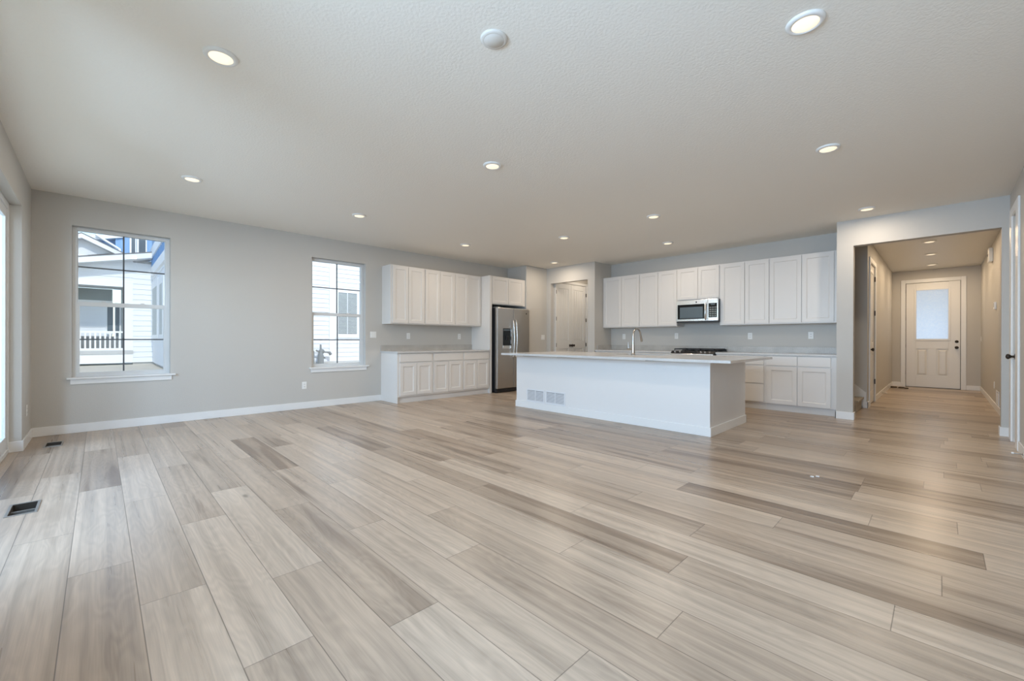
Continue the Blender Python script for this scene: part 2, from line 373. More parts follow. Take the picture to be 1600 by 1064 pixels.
b = MB(); bb_x(b, HR, YH + .13, HY, -1); struct(b, 'baseboard_hall_right', TRIM, 'white baseboard along the right hall wall', 'baseboard', .003)
b = MB(); bb_y(b, HY, HL, -.69); bb_y(b, HY, .41, HR); struct(b, 'baseboard_hall_end', TRIM, 'white baseboard beside the front door', 'baseboard', .003)
b = MB(); bb_x(b, XF, 6.925, YP); bb_y(b, YP, XF, -6.475); bb_y(b, YP, -5.417, XP); bb_x(b, XP, YP, 7.66); struct(b, 'baseboard_pantry', TRIM, 'white baseboard around the pantry opening', 'baseboard', .003)

# ------------------------------------------------------------------ windows
def hung_window(n, W, label, T, depth=.105, sill=True, sx=(.042, .055)):
    y0, y1, z0, z1 = W
    t = thing('window_%d' % n, T((y0 + y1) / 2, 0, z0), label, 'window', kind='structure')
    fr = .042; zm = 1.552; yc = (y0 + y1) / 2; D0, D1 = -depth - .05, -depth + .012
    f = MB(T).box(y0, y0 + fr, D0, D1, z0, z1).box(y1 - fr, y1, D0, D1, z0, z1).box(y0 + fr, y1 - fr, D0, D1, z1 - fr, z1).box(y0 + fr, y1 - fr, D0, D1, z0, z0 + fr)
    f.build('frame', VINYL, t, .003)
    def sash(name, a0, a1, b0, b1, st, d0, d1, zmid, tr=None):
        tr = tr or st
        s = MB(T).box(a0, a0 + st, d0, d1, b0, b1).box(a1 - st, a1, d0, d1, b0, b1).box(a0 + st, a1 - st, d0, d1, b1 - tr, b1).box(a0 + st, a1 - st, d0, d1, b0, b0 + st).build(name, VINYL, t, .002)
        dm = (d0 + d1) / 2
        MB(T).box(a0 + st, a1 - st, dm - .003, dm + .003, b0 + st, b1 - tr).build('pane', GLASS, s)
        MB(T).box(yc - .008, yc + .008, dm - .007, dm + .007, b0 + st, b1 - tr).box(a0 + st, a1 - st, dm - .007, dm + .007, zmid - .008, zmid + .008).build('muntin', GRID, s)
        return s
    sash('upper_sash', y0 + fr - .004, y1 - fr + .004, zm - .02, z1 - fr + .012, .012, -depth - .04, -depth - .018, 1.998)
    lo = sash('lower_sash', y0 + fr - .004, y1 - fr + .004, z0 + .03, zm + .02, .026, -depth - .016, -depth + .008, 1.112, .052)
    lo2 = MB(T)
    for k in (.3, .7): lo2.box(y0 + (y1 - y0) * k - .02, y0 + (y1 - y0) * k + .02, -depth - .014, -depth + .004, zm + .02, zm + .032)
    lo2.build('sash_lock', VINYL, lo, .003)
    if sill:
        MB(T).box(y0 - sx[0], y1 + sx[1], 0, .040, z0 - .018, z0 + .004).box(y0, y1, -depth - .02, .0, z0 - .018, z0 + .004).build('sill', TRIM, t, .004)
        MB(T).box(y0 - .012, y1 + .015, 0, .015, z0 - .078, z0 - .018).build('apron', TRIM, t, .003)
    return t
hung_window(1, W1, 'larger-looking white window at the left showing a porch railing outside', faceX(XW))
hung_window(2, W2, 'white window left of the cabinets showing a neighbour window outside', faceX(XW))
hung_window(3, W3, 'white window on the wall behind the camera', faceYp(YS), sill=True)

# sliding door in the south wall
T = faceYp(YS)
sd = thing('door_6', (SL[0], YS - .1, 0), 'white framed sliding glass door at the far left edge', 'door', kind='structure')
x0, x1, z1 = SL
MB(T).box(x0, x0 + .06, -.16, -.08, 0, z1).box(x1 - .06, x1, -.16, -.08, 0, z1).box(x0 + .06, x1 - .06, -.16, -.08, z1 - .06, z1).box(x0 + .06, x1 - .06, -.16, -.08, 0, .045).build('frame', VINYL, sd, .004)
n = 3; wd = (x1 - x0 - .12) / n
for k in range(n):
    a = x0 + .06 + k * wd; c = a + wd; d = -.135 if k % 2 else -.105
    p = MB(T).box(a, a + .07, d - .014, d + .014, .045, z1 - .06).box(c - .07, c, d - .014, d + .014, .045, z1 - .06).box(a + .07, c - .07, d - .014, d + .014, z1 - .15, z1 - .06).box(a + .07, c - .07, d - .014, d + .014, .045, .17).build('panel', VINYL, sd, .003)
    MB(T).box(a + .07, c - .07, d - .004, d + .004, .17, z1 - .15).build('pane', GLASS, p)

# ------------------------------------------------------------------ doors
def knob(T, u, z, parent, name='knob', m=CHROME):
    c = Vector(T(u, 0, z)); ax = Vector(T(u, 1, z)) - c
    return MB().rev(c, ax, [(.033, 0), (.033, .006), (.014, .010), (.011, .030), (.020, .038), (.028, .048), (.029, .058), (.022, .068), (.004, .072)]).build(name, m, parent)
def two_panel_leaf(T, u0, u1, z0, z1, parent, name='leaf', t=.035, split=.36, plank=True):
    st = .105 if u1 - u0 > .5 else .075
    b = MB(T); zs = z0 + (z1 - z0) * split
    b.box(u0, u0 + st, -t, 0, z0, z1).box(u1 - st, u1, -t, 0, z0, z1)
    b.box(u0 + st, u1 - st, -t, 0, z1 - .13, z1).box(u0 + st, u1 - st, -t, 0, z0, z0 + .22).box(u0 + st, u1 - st, -t, 0, zs, zs + .20)
    for a, c in ((z0 + .22, zs), (zs + .20, z1 - .13)):
        b.box(u0 + st, u1 - st, -t, -.012, a, c)
        if plank:
            n = 4; w_ = (u1 - u0 - 2 * st - .04) / n
            for i in range(n): b.box(u0 + st + .02 + i * w_ + .0025, u0 + st + .02 + (i + 1) * w_ - .0025, -.012, -.005, a + .02, c - .02)
        else: b.box(u0 + st + .025, u1 - st - .025, -.012, -.003, a + .025, c - .025)
    return b.build(name, DOORP, parent, .003)
def casing(T, u0, u1, z1, parent, w_=.085, t=.018, w0=None, w1=None):
    w0 = w0 or w_; w1 = w1 or w_
    return MB(T).box(u0 - w0, u0, 0, t, 0, z1 + w_).box(u1, u1 + w1, 0, t, 0, z1 + w_).box(u0, u1, 0, t, z1, z1 + w_).build('casing', TRIM, parent, .004)
def hinges(T, u, zs, parent, wdt=.018):
    for z in zs: MB(T).box(u - wdt / 2, u + wdt / 2, -.004, .012, z - .045, z + .045).build('hinge', BRONZE, parent, .002)

# front door
T = faceY(HY)
d = thing('door_1', (-.14, HY, 0), 'white front door with frosted glass at the end of the hall', 'door', kind='structure')
u0, u1, z0, z1 = -.604, .322, .012, 2.512
casing(T, u0, u1, z1, d, .085)
b = MB(T); g0, g1, ga, gb = -.423, .13, 1.157, 2.335; q = .045
b.box(u0 + .009, g0, -q, 0, z0, z1 - .009).box(g1, u1 - .009, -q, 0, z0, z1 - .005).box(g0, g1, -q, 0, gb, z1 - .009)
pz0, pz1 = .285, .928
b.box(g0, g1, -q, 0, pz1, ga).box(g0, g1, -q, 0, z0, pz0).box(-.216, -.07, -q, 0, pz0, pz1)
for a, c in ((g0, -.216), (-.07, g1)): b.box(a, c, -q, -.020, pz0, pz1).hexa([(a + .02, -.020, pz0 + .02), (c - .02, -.020, pz0 + .02), (c - .02, -.020, pz1 - .02), (a + .02, -.020, pz1 - .02), (a + .055, -.002, pz0 + .055), (c - .055, -.002, pz0 + .055), (c - .055, -.002, pz1 - .055), (a + .055, -.002, pz1 - .055)])
lf = b.build('leaf', DOORP, d, .003)
MB(T).box(g0, g1, -.026, -.018, ga, gb).build('glass', FROST, lf)
MB(T).box(g0 - .032, g0 + .008, 0, .014, ga - .034, gb + .034).box(g1 - .008, g1 + .032, 0, .014, ga - .034, gb + .034).box(g0 + .008, g1 - .008, 0, .014, gb - .008, gb + .034).box(g0 + .008, g1 - .008, 0, .014, ga - .034, ga + .008).build('glass_frame', DOORP, lf, .004)
knob(T, .258, .963, lf, 'knob', BRONZE)
MB().rev(T(.258, 0, 1.101), (0, -1, 0), [(.031, 0), (.031, .010), (.024, .022), (.003, .024)]).build('deadbolt', BRONZE, lf)
hinges(T, u0, (.346, .995, 1.658, 2.321), d)
MB(T).box(u0, u1, -.10, .01, 0, .012).build('threshold', BRONZE, d)
MB(T).box(u0, u0 + .03, -.09, -q - .002, .012, z1).box(u1 - .03, u1, -.09, -q - .002, .012, z1).box(u0 + .03, u1 - .03, -.09, -q - .002, z1 - .03, z1).build('dark_gap_strip', BLACK, d)  # black strips added to stop light leaking and darken the door gap

# hall closet door on the left hall wall
T = faceX(HL)
d = thing('door_2', (HL, 9.75, 0), 'white closet door with dark hinges on the left hall wall', 'door', kind='structure')
casing(T, 9.34, 10.16, 2.46, d, .075)
lf = two_panel_leaf(lambda u, q, z: (HL - .012 + q, u, z), 9.345, 10.155, .012, 2.455, d)
knob(lambda u, q, z: (HL - .012 + q, u, z), 9.42, .965, lf, 'knob', BRONZE)
hinges(T, 10.16, (.37, 1.62, 2.24), d, .03)

# narrow door on the right wall
T = faceXm(XE); TL = lambda u, q, z: (XE + .012 - q, u, z)
d = thing('door_3', (XE, 7.03, 0), 'narrow white door with bronze knob at the right edge', 'door', kind='structure')
casing(T, 6.83, 7.23, 2.50, d, .09, .018, .19, .15)
lf = two_panel_leaf(TL, 6.835, 7.225, .03, 2.495, d, plank=False)
knob(TL, 7.16, .945, lf, 'knob', BRONZE)
hinges(T, 6.845, (.32, 2.33), d, .03)

# pantry double doors
T = faceX(-6.425)
for k, (a, c, ku) in enumerate(((7.77, 8.373, 8.325), (8.379, 8.98, 8.425))):
    d = thing('door_%d' % (4 + k), (-6.425, (a + c) / 2, 0), ('left' if k == 0 else 'right') + ' leaf of the white double doors beyond the pantry opening', 'door', kind='structure')
    TL = lambda u, q, z: (-6.435 + q, u, z)
    lf = two_panel_leaf(TL, a, c, .012, 2.495, d)
    knob(TL, ku, .985, lf, 'knob', BRONZE)
    hinges(T, a if k == 0 else c, (.5, 1.0, 1.63, 2.27), d, .022)
    if k == 0: MB(T).box(7.75, 7.768, 0, .012, 0, 2.56).box(7.75, 9.06, 0, .012, 2.50, 2.56).box(8.985, 9.06, 0, .012, 0, 2.50).build('casing', TRIM, d, .003)

# ------------------------------------------------------------------ stairs going up left from the hall
for k in range(4):
    x1 = -.918 - .27 * k; z = .185 * (k + 1)
    s = MB().box(-3.195, x1, 8.402, 9.045, z - .185, z)  .box(x1 - .01, x1 + .028, 8.402, 9.045, z - .03, z)
    tag(s.build('stair_step', CARPET, bev=.006), ['lowest beige stair step seen left of the hall', 'second beige stair step up from the hall', 'third beige stair step up from the hall', 'fourth beige stair step up from the hall'][k], 'step', 'stairs beside the hall')
b = MB().prism([(-.906, .03), (-.906, .106), (-.862, .106), (-.862, .262), (-2.2, 1.40), (-2.2, 1.0)], 1, 9.047, 9.0598)
struct(b, 'trim_1', TRIM, 'white sloping skirt board along the stair wall', 'trim', .002)

# ------------------------------------------------------------------ recessed ceiling lights
def can_light(x, y, label, power, z=HC, group='recessed ceiling lights', color=(1.0, .85, .68)):
    t = thing('ceiling_light', (x, y, z), label, 'ceiling light', group)
    MB().rev((x, y, z), (0, 0, -1), [(.090, 0), (.0895, .006), (.084, .013), (.068, .016), (.064, .012)], 40).build('trim_ring', PLATE, t)
    MB().rev((x, y, z - .0105), (0, 0, -1), [(.064, 0), (.060, .0035), (.030, .0045), (.002, .005)], 32).build('diffuser', LENS, t)
    l = bpy.data.lights.new('bulb', 'AREA'); l.shape = 'DISK'; l.size = .075; l.energy = power; l.color = color
    o = bpy.data.objects.new('bulb', l); COL.objects.link(o); o.parent = t; o.location = (0, 0, -.0175)
LIVING = [(-3.03, .52, 'recessed ceiling light at upper left, above and right of the left window'), (-.51, 2.69, 'largest-looking recessed ceiling light, at the top right'),
    (-5.55, .70, 'recessed ceiling light nearest above the left window'), (-3.06, 2.73, 'recessed ceiling light in the middle below the blank round cover'),
    (-.70, 4.59, 'recessed ceiling light at right below the largest-looking one'), (-5.57, 2.535, 'recessed ceiling light nearest above the window left of the cabinets'),
    (-5.95, 4.67, 'recessed ceiling light in front of the left wall cabinets'), (-4.37, 5.49, 'recessed ceiling light above the left end of the island'),
    (-5.92, 7.10, 'recessed ceiling light in front of the pantry opening'), (-2.76, 5.42, 'recessed ceiling light above the right half of the island'),
    (-3.34, 7.08, 'recessed ceiling light in front of the microwave'), (-.67, 7.05, 'recessed ceiling light just before the hall opening')]
for x, y, lb in LIVING: can_light(x, y, lb, CAN)
for y, lb in ((10.12, 'nearest of the three hall ceiling lights'), (11.6, 'middle one of the three hall ceiling lights'), (13.2, 'farthest hall ceiling light, before the front door')): can_light(-.14, y, lb, CANHALL, group='hall ceiling lights', color=(1.0, .76, .50))
can_light(-5.85, 8.6, 'ceiling light inside the pantry vestibule behind the header', CAN * .75)
t = thing('ceiling_cover', (-1.77, 1.59, HC), 'blank round white cover plate on the ceiling, top centre', 'ceiling cover')
MB().rev((-1.77, 1.59, HC), (0, 0, -1), [(.076, 0), (.076, .006), (.072, .011), (.062, .013)], 40).build('rim', COVER, t)
MB().rev((-1.77, 1.59, HC - .0115), (0, 0, -1), [(.058, 0), (.056, .0025), (.002, .003)], 40).build('cap', COVER, t)

# ------------------------------------------------------------------ outlets, switches, wall devices
def outlet(T, u, z, label, group='wall outlets'):
    t = thing('wall_outlet', T(u, 0, z), label, 'outlet', group)
    MB(T).box(u - .036, u + .036, 0, .006, z - .058, z + .058).build('plate', PLATE, t, .003)
    for s in (-1, 1):
        r = MB(T).box(u - .017, u + .017, .006, .009, z + s * .02 - .014, z + s * .02 + .014).build('receptacle', PLATE, t, .002)
        MB(T).box(u - .008, u - .005, .009, .0095, z + s * .02 - .006, z + s * .02 + .006).box(u + .005, u + .008, .009, .0095, z + s * .02 - .006, z + s * .02 + .006).build('slot', SLOT, r)
def switch(T, u, z, gangs, label):
    t = thing('light_switch', T(u, 0, z), label, 'switch')
    h = .036 + .023 * (gangs - 1)
    MB(T).box(u - h, u + h, 0, .006, z - .058, z + .058).build('plate', PLATE, t, .003)
    for g in range(gangs):
        c = u + (g - (gangs - 1) / 2) * .046
        MB(T).box(c - .016, c + .016, .006, .010, z - .033, z + .033).build('rocker', PLATE, t, .002)
TW, TK = faceX(XW), faceY(YK)
outlet(TW, 2.372, .375, 'white outlet low on the wall left of the second window')
outlet(TW, 4.271, 1.19, 'left outlet under the left wall cabinets')
outlet(TW, 5.50, 1.19, 'right outlet under the left wall cabinets near the fridge panel')
outlet(TK, -4.904, 1.196, 'leftmost outlet on the kitchen wall behind the faucet')
outlet(TK, -3.72, 1.204, 'outlet on the kitchen wall just left of the range')
outlet(TK, -2.38, 1.196, 'outlet on the kitchen wall right of the range')
outlet(TK, -1.483, 1.202, 'rightmost outlet on the kitchen wall by the hall opening')
outlet(faceYp(YS), -6.77, .36, 'outlet low in the far left corner by the sliding door')
outlet(faceXm(HR), 10.685, .38, 'outlet low on the right hall wall')
switch(TW, 3.55, 1.207, 2, 'double switch between the second window and the left cabinets')
switch(faceX(XF), 7.50, 1.18, 2, 'double switch between the refrigerator and the pantry opening')
switch(faceXm(HR), 13.90, 1.16, 1, 'single switch on the right hall wall near the front door')
TR = faceXm(HR)
t = thing('door_chime', TR(11.1, 0, 2.60), 'white door chime box high on the right hall wall', 'door chime')
MB(TR).box(10.98, 11.22, 0, .055, 2.49, 2.73).build('box', PLATE, t, .012); MB(TR).box(11.01, 11.19, .055, .058, 2.60, 2.605).box(11.01, 11.19, .055, .058, 2.62, 2.625).build('sound_slot', SLOT, t)
t = thing('thermostat', TR(10.4, 0, 1.69), 'small grey thermostat on the right hall wall', 'thermostat')
MB(TR).box(10.33, 10.47, 0, .028, 1.63, 1.75).build('case', PLATE, t, .006); MB(TR).box(10.35, 10.45, .028, .030, 1.665, 1.735).build('screen', BLIND, t, .001)
def wall_grille(T, u0, u1, z0, z1, nmain, label, cat, group=None, panels=2):
    t = thing(nmain, T((u0 + u1) / 2, 0, z0), label, cat, group)
    f = .022; mid = .012; b = MB(T).box(u0, u1, 0, .006, z0, z0 + f).box(u0, u1, 0, .006, z1 - f, z1).box(u0, u0 + f, 0, .006, z0 + f, z1 - f).box(u1 - f, u1, 0, .006, z0 + f, z1 - f)
    um = (u0 + u1) / 2
    if panels == 2: b.box(um - mid / 2, um + mid / 2, 0, .006, z0 + f, z1 - f)
    b.build('frame', GRILLE, t, .0015)
    MB(T).box(u0 + f, u1 - f, 0, .0008, z0 + f, z1 - f).build('backing', GRIN, t)
    s = MB(T); n = int((z1 - z0 - 2 * f) / .012)
    segs = ((u0 + f, um - mid / 2), (um + mid / 2, u1 - f)) if panels == 2 else ((u0 + f, u1 - f),)
    for a, c in segs:
        for i in range(n):
            z = z0 + f + .004 + i * .012; s.hexa([(a, .001, z + .003), (c, .001, z + .003), (c, .001, z + .0055), (a, .001, z + .0055), (a, .0055, z - .002), (c, .0055, z - .002), (c, .0055, z + .003), (a, .0055, z + .003)])
    s.build('louvre', GRILLE, t)
wall_grille(TR, 9.85, 10.29, .11, .33, 'return_grille', 'white air grille low on the right hall wall', 'air grille', panels=1)

# floor register openings
for i, (x0, x1, y0, y1) in enumerate(VENTS):
    t = thing('floor_vent', ((x0 + x1) / 2, (y0 + y1) / 2, -.12), ['open metal floor vent nearest the camera at the left edge', 'farther open floor vent in the left corner by the sliding door'][i], 'floor vent', 'open floor vents')
    e = .014
    MB().box(x0 - e, x1 + e, y0 - e, y0, 0, .004).box(x0 - e, x1 + e, y1, y1 + e, 0, .004).box(x0 - e, x0, y0, y1, 0, .004).box(x1, x1 + e, y0, y1, 0, .004).build('flange', METAL, t, .001)
    MB().box(x0, x0 + .002, y0, y1, -.12, 0).box(x1 - .002, x1, y0, y1, -.12, 0).box(x0, x1, y0, y0 + .002, -.12, 0).box(x0, x1, y1 - .002, y1, -.12, 0).box(x0, x1, y0, y1, -.122, -.12).build('duct', DUCTBROWN, t)
    MB().box((x0 + x1) / 2 - .006, (x0 + x1) / 2 + .006, y0 + .002, y1 - .002, -.03, -.012).build('crossbar', METAL, t)

# ------------------------------------------------------------------ cabinets
def shaker(T, u0, u1, z0, z1, parent, name='door', rail=.057):
    b = MB(T)
    b.box(u0, u0 + rail, .001, .020, z0, z1).box(u1 - rail, u1, .001, .020, z0, z1).box(u0 + rail, u1 - rail, .001, .020, z0, z0 + rail).box(u0 + rail, u1 - rail, .001, .020, z1 - rail, z1)
    q = .010; i0, i1, j0, j1 = u0 + rail, u1 - rail, z0 + rail, z1 - rail
    b.box(i0, i1, .001, .010, j0, j1)
    # small sloped bead around the panel
    b.prism([(i0, .010), (i0 + q, .010), (i0, .017)], 2, j0, j1); b.prism([(i1, .010), (i1, .017), (i1 - q, .010)], 2, j0, j1)
    b.hexa([(i0, .010, j0), (i1, .010, j0), (i1, .017, j0), (i0, .017, j0), (i0, .010, j0 + q), (i1, .010, j0 + q), (i1, .0101, j0 + q), (i0, .0101, j0 + q)])
    b.hexa([(i0, .010, j1 - q), (i1, .010, j1 - q), (i1, .0101, j1 - q), (i0, .0101, j1 - q), (i0, .010, j1), (i1, .010, j1), (i1, .017, j1), (i0, .017, j1)])
    return b.build(name, CAB, parent, .0015)
def slab_front(T, u0, u1, z0, z1, parent, name='drawer'):
    return MB(T).box(u0, u1, .001, .020, z0, z1).build(name, CAB, parent, .0025)
def wall_cab(T, u0, u1, z0, z1, depth, doors, label, group, gap=.003):
    t = thing('wall_cabinet', T((u0 + u1) / 2, -depth, z0), label, 'wall cabinet', group)
    MB(T).box(u0, u1, -depth, 0, z0, z1).build('body', CAB, t, .0015)
    for a, c in doors: shaker(T, a, c, z0 + .018, z1 - .018, t)
    return t
def base_cab(T, u0, u1, depth, fronts, label, group, toe=.04, ends=()):
    t = thing('base_cabinet', T((u0 + u1) / 2, -depth, 0), label, 'base cabinet', group)
    MB(T).box(u0, u1, -depth, 0, .105, .878).build('body', CAB, t, .0015)
    MB(T).box(u0, u1, -depth, -toe, 0, .105).build('toe_kick', CAB, t)
    for kind, a, c, z0, z1 in fronts:
        (shaker if kind == 'door' else slab_front)(T, a, c, z0, z1, t, kind)
    for e0, e1 in ends: MB(T).box(e0, e1, -depth, .0, 0, .878).build('end_panel', CAB, t, .0015)
    return t
# --- left run along the window wall
LB = faceX(-6.63); DB = .587
base_cab(LB, 3.722, 4.428, DB, [('drawer', 3.752, 4.412, .725, .868), ('door', 3.752, 4.080, .135, .700), ('door', 4.088, 4.412, .135, .700)], 'left base cabinet of the run along the window wall', 'base cabinets along the window wall', ends=[(3.705, 3.722)])
base_cab(LB, 4.428, 5.136, DB, [('drawer', 4.454, 5.116, .725, .868), ('door', 4.454, 4.782, .135, .700), ('door', 4.790, 5.116, .135, .700)], 'middle base cabinet of the run along the window wall', 'base cabinets along the window wall')
base_cab(LB, 5.136, 5.835, DB, [('drawer', 5.160, 5.815, .725, .868), ('door', 5.160, 5.484, .135, .700), ('door', 5.492, 5.815, .135, .700)], 'right base cabinet of the window wall run beside the fridge', 'base cabinets along the window wall')
LU = faceX(-6.90); DU = .319
G = 'wall cabinets along the window wall'
wall_cab(LU, 3.722, 4.427, 1.405, 2.472, DU, [(3.757, 4.070), (4.078, 4.409)], 'left wall cabinet of the run nearest the window', G)
wall_cab(LU, 4.427, 5.135, 1.405, 2.472, DU, [(4.444, 4.772), (4.780, 5.118)], 'middle wall cabinet of the window wall run', G)
wall_cab(LU, 5.135, 5.835, 1.405, 2.472, DU, [(5.153, 5.478), (5.486, 5.815)], 'right wall cabinet of the window wall run beside the fridge panel', G)
t = thing('countertop', (-6.9, 4.77, .878), 'greige quartz countertop on the cabinets along the window wall', 'countertop')
MB().box(XW, -6.595, 3.692, 5.835, .879, .909).build('slab', QUARTZ, t, .003)
MB().box(XW, XW + .019, 3.692, 5.835, .909, 1.014).build('backsplash', QSPL, t, .002)
t = tag(MB().box(XW, -6.615, 5.838, 5.898, 0, 2.472).build('fridge_panel', CAB, bev=.002), 'tall white panel on the left side of the refrigerator', 'cabinet panel')
wall_cab(faceX(-6.635), 5.90, 6.922, 1.872, 2.472, .58, [(5.912, 6.375), (6.383, 6.852)], 'short wall cabinet above the refrigerator', 'cabinets over appliances')

# --- kitchen run on the north wall
KU = faceY(YK - .325); DK = .324; G = 'wall cabinets on the kitchen wall'
wall_cab(KU, -5.232, -4.352, 1.388, 2.484, DK, [(-5.205, -4.770), (-4.762, -4.354)], 'leftmost tall wall cabinet of the kitchen run by the pantry', G)
wall_cab(KU, -4.352, -3.562, 1.388, 2.484, DK, [(-4.343, -3.950), (-3.942, -3.566)], 'tall wall cabinet just left of the microwave', G)
wall_cab(KU, -3.562, -2.780, 1.868, 2.484, DK, [(-3.545, -3.170), (-3.162, -2.790)], 'short wall cabinet above the microwave', 'cabinets over appliances')
wall_cab(KU, -2.780, -1.990, 1.388, 2.484, DK, [(-2.758, -2.374), (-2.362, -2.002)], 'tall wall cabinet just right of the microwave', G)
wall_cab(KU, -1.990, -1.065, 1.388, 2.484, DK, [(-1.990, -1.550), (-1.538, -1.135)], 'rightmost tall wall cabinet of the kitchen run by the hall', G)
YB = YK - .607; KB = faceY(YB); DB = .604; G = 'base cabinets on the kitchen wall'
base_cab(KB, -5.232, -4.40, DB, [('drawer', -5.21, -4.82, .725, .868), ('drawer', -4.81, -4.42, .725, .868), ('door', -5.21, -4.82, .125, .700), ('door', -4.81, -4.42, .125, .700)], 'leftmost kitchen base cabinet hidden behind the island', G)
base_cab(KB, -4.40, -3.54, DB, [('drawer', -4.38, -3.98, .725, .868), ('drawer', -3.97, -3.56, .725, .868), ('door', -4.38, -3.98, .125, .700), ('door', -3.97, -3.56, .125, .700)], 'kitchen base cabinet just left of the range', G)
base_cab(KB, -2.742, -1.975, DB, [('drawer', -2.722, -2.003, .725, .868), ('drawer', -2.722, -2.003, .424, .708), ('drawer', -2.722, -2.003, .125, .410)], 'three-drawer base cabinet right of the range, behind the island end', G)
base_cab(KB, -1.975, -1.055, DB, [('drawer', -1.952, -1.548, .722, .868), ('drawer', -1.538, -1.130, .722, .868), ('door', -1.952, -1.548, .118, .703), ('door', -1.538, -1.130, .118, .703)], 'right kitchen base cabinet with two doors by the hall wall', G, toe=.05)
t = thing('countertop', (-4.38, YB, .878), 'quartz kitchen countertop left of the range', 'countertop')
MB().box(-5.233, -3.532, YB - .028, YK, .879, .909).build('slab', QUARTZ, t, .003)
MB().box(-5.214, -3.532, YK - .019, YK, .909, 1.010).box(-5.233, -5.214, 7.72, YK, .909, 1.010).build('backsplash', QSPL, t, .002)
t = thing('countertop', (-1.9, YB, .878), 'quartz kitchen countertop right of the range', 'countertop')
MB().box(-2.746, -1.053, YB - .028, YK, .879, .909).build('slab', QUARTZ, t, .003)
MB().box(-2.746, -1.053, YK - .019, YK, .909, 1.010).build('backsplash', QSPL, t, .002)
tag(MB().box(-3.531, -2.747, YK - .019, YK, .909, 1.010).build('range_backsplash', QSPL, bev=.002), 'low quartz backsplash strip behind the range', 'backsplash')

# ------------------------------------------------------------------ island
IX0, IX1, IY0, IY1 = -5.024, -1.866, 5.040, 6.290
t = thing('kitchen_island', (-3.45, 5.66, 0), 'long white kitchen island base in the middle of the room', 'kitchen island')
MB().box(IX0, IX1, IY0, IY0 + .09, 0, .872).build('front_panel', ISLE, t, .003)
MB().box(IX0, IX0 + .06, IY0 + .09, IY1, 0, .872).build('side_panel', ISLE, t, .003)
MB().box(IX1 - .06, IX1, IY0 + .09, IY1, 0, .872).build('side_panel', ISLE, t, .003)
MB().box(IX0 + .06, IX1 - .06, IY1 - .03, IY1 - .005, .1, .872).box(IX0 + .06, IX1 - .06, IY1 - .07, IY1 - .05, 0, .1).build('cabinet_front', CAB, t)
TB = faceYp(IY1 - .006)
for k in range(7):
    a = IX0 + .07 + k * .432; shaker(TB, a, a + .424, .125, .86, t)
b = MB(); bb_y(b, IY0, IX0 - BT, IX1 + BT); bb_x(b, IX0, IY0, IY1 + BT, -1); bb_x(b, IX1, IY0, IY1 + BT, 1); bb_y(b, IY1, IX1 - .06, IX1 + BT, 1)
b.build('baseboard', TRIM, t, .003)
b = MB().box(IX0 - .010, IX1 + .010, IY0 - .010, IY0, .842, .872).box(IX0 - .010, IX0, IY0, IY1, .842, .872).box(IX1, IX1 + .010, IY0, IY1 + .01, .842, .872)
b.build('top_trim', TRIM, t, .003)
t = thing('island_countertop', (-3.3, 5.5, .872), 'white quartz countertop overhanging the kitchen island', 'countertop')
cx0, cx1, cy0, cy1, cz0, cz1 = -5.06, -1.54, 4.715, 6.275, .873, .903
SX0, SX1, SY0, SY1 = -3.50, -2.74, 5.62, 6.04
MB().prism([(cx0, cy0), (cx1, cy0), (cx1, SY0), (cx0, SY0)], 2, cz0, cz1).box(cx0, SX0, SY0, SY1, cz0, cz1).box(SX1, cx1, SY0, SY1, cz0, cz1).box(cx0, cx1, SY1, cy1, cz0, cz1).build('slab', QUARTZ, t)
b = MB()
for x in (-4.6, -3.9, -2.5): b.box(x - .05, x + .05, 4.80, IY0 - .011, .863, .873)
b.build('support_bracket', METER, t, .002)
t = thing('sink', (-3.12, 5.83, .65), 'undermount steel sink set in the island countertop', 'sink')
MB().box(SX0 - .01, SX0, SY0 - .01, SY1 + .01, .66, .872).box(SX1, SX1 + .01, SY0 - .01, SY1 + .01, .66, .872).box(SX0, SX1, SY0 - .01, SY0, .66, .872).box(SX0, SX1, SY1, SY1 + .01, .66, .872).box(SX0, SX1, SY0, SY1, .65, .66).build('basin', STEEL, t, .002)
MB().rev((-3.12, 5.83, .66), (0, 0, 1), [(.045, 0), (.045, .003), (.02, .004)]).build('drain', CHROME, t)
# faucet
fx, fy, fz = -3.09, 5.47, cz1
t = thing('faucet', (fx, fy, fz), 'tall brushed nickel gooseneck faucet on the island', 'faucet')
MB().rev((fx, fy, fz), (0, 0, 1), [(.030, 0), (.030, .006), (.026, .010), (.024, .05), (.019, .13), (.0135, .22)], 28).build('body', CHROME, t)
pts = [(fx, fy, fz + .21), (fx, fy, fz + .27)]
for k in range(1, 13):
    g = math.pi * k / 12 * .93; pts.append((fx, fy + .105 - .105 * math.cos(g), fz + .275 + .105 * math.sin(g)))
MB().tube(pts, .0125, 16).build('neck', CHROME, t)
e = Vector(pts[-1]); dd = (Vector(pts[-1]) - Vector(pts[-2])).normalized()
MB().rev(e - dd * .005, dd, [(.0128, 0), (.0145, .01), (.0155, .07), (.018, .10), (.017, .112)], 20).build('spray_head', CHROME, t)
MB().rev((fx - .015, fy, fz + .085), (-1, 0, 0), [(.015, 0), (.015, .075), (.012, .082)], 16).tube([(fx - .075, fy, fz + .09), (fx - .077, fy, fz + .14), (fx - .079, fy - .002, fz + .185)], [.007, .006, .005], 10).build('handle', CHROME, t)
# two return grilles on the island front
TI = faceY(IY0)
wall_grille(TI, -4.785, -4.397, .112, .318, 'island_vent', 'left one of two white air grilles on the island front', 'air grille', 'air grilles on the island')
wall_grille(TI, -4.376, -3.980, .112, .318, 'island_vent', 'right one of two white air grilles on the island front', 'air grille', 'air grilles on the island')

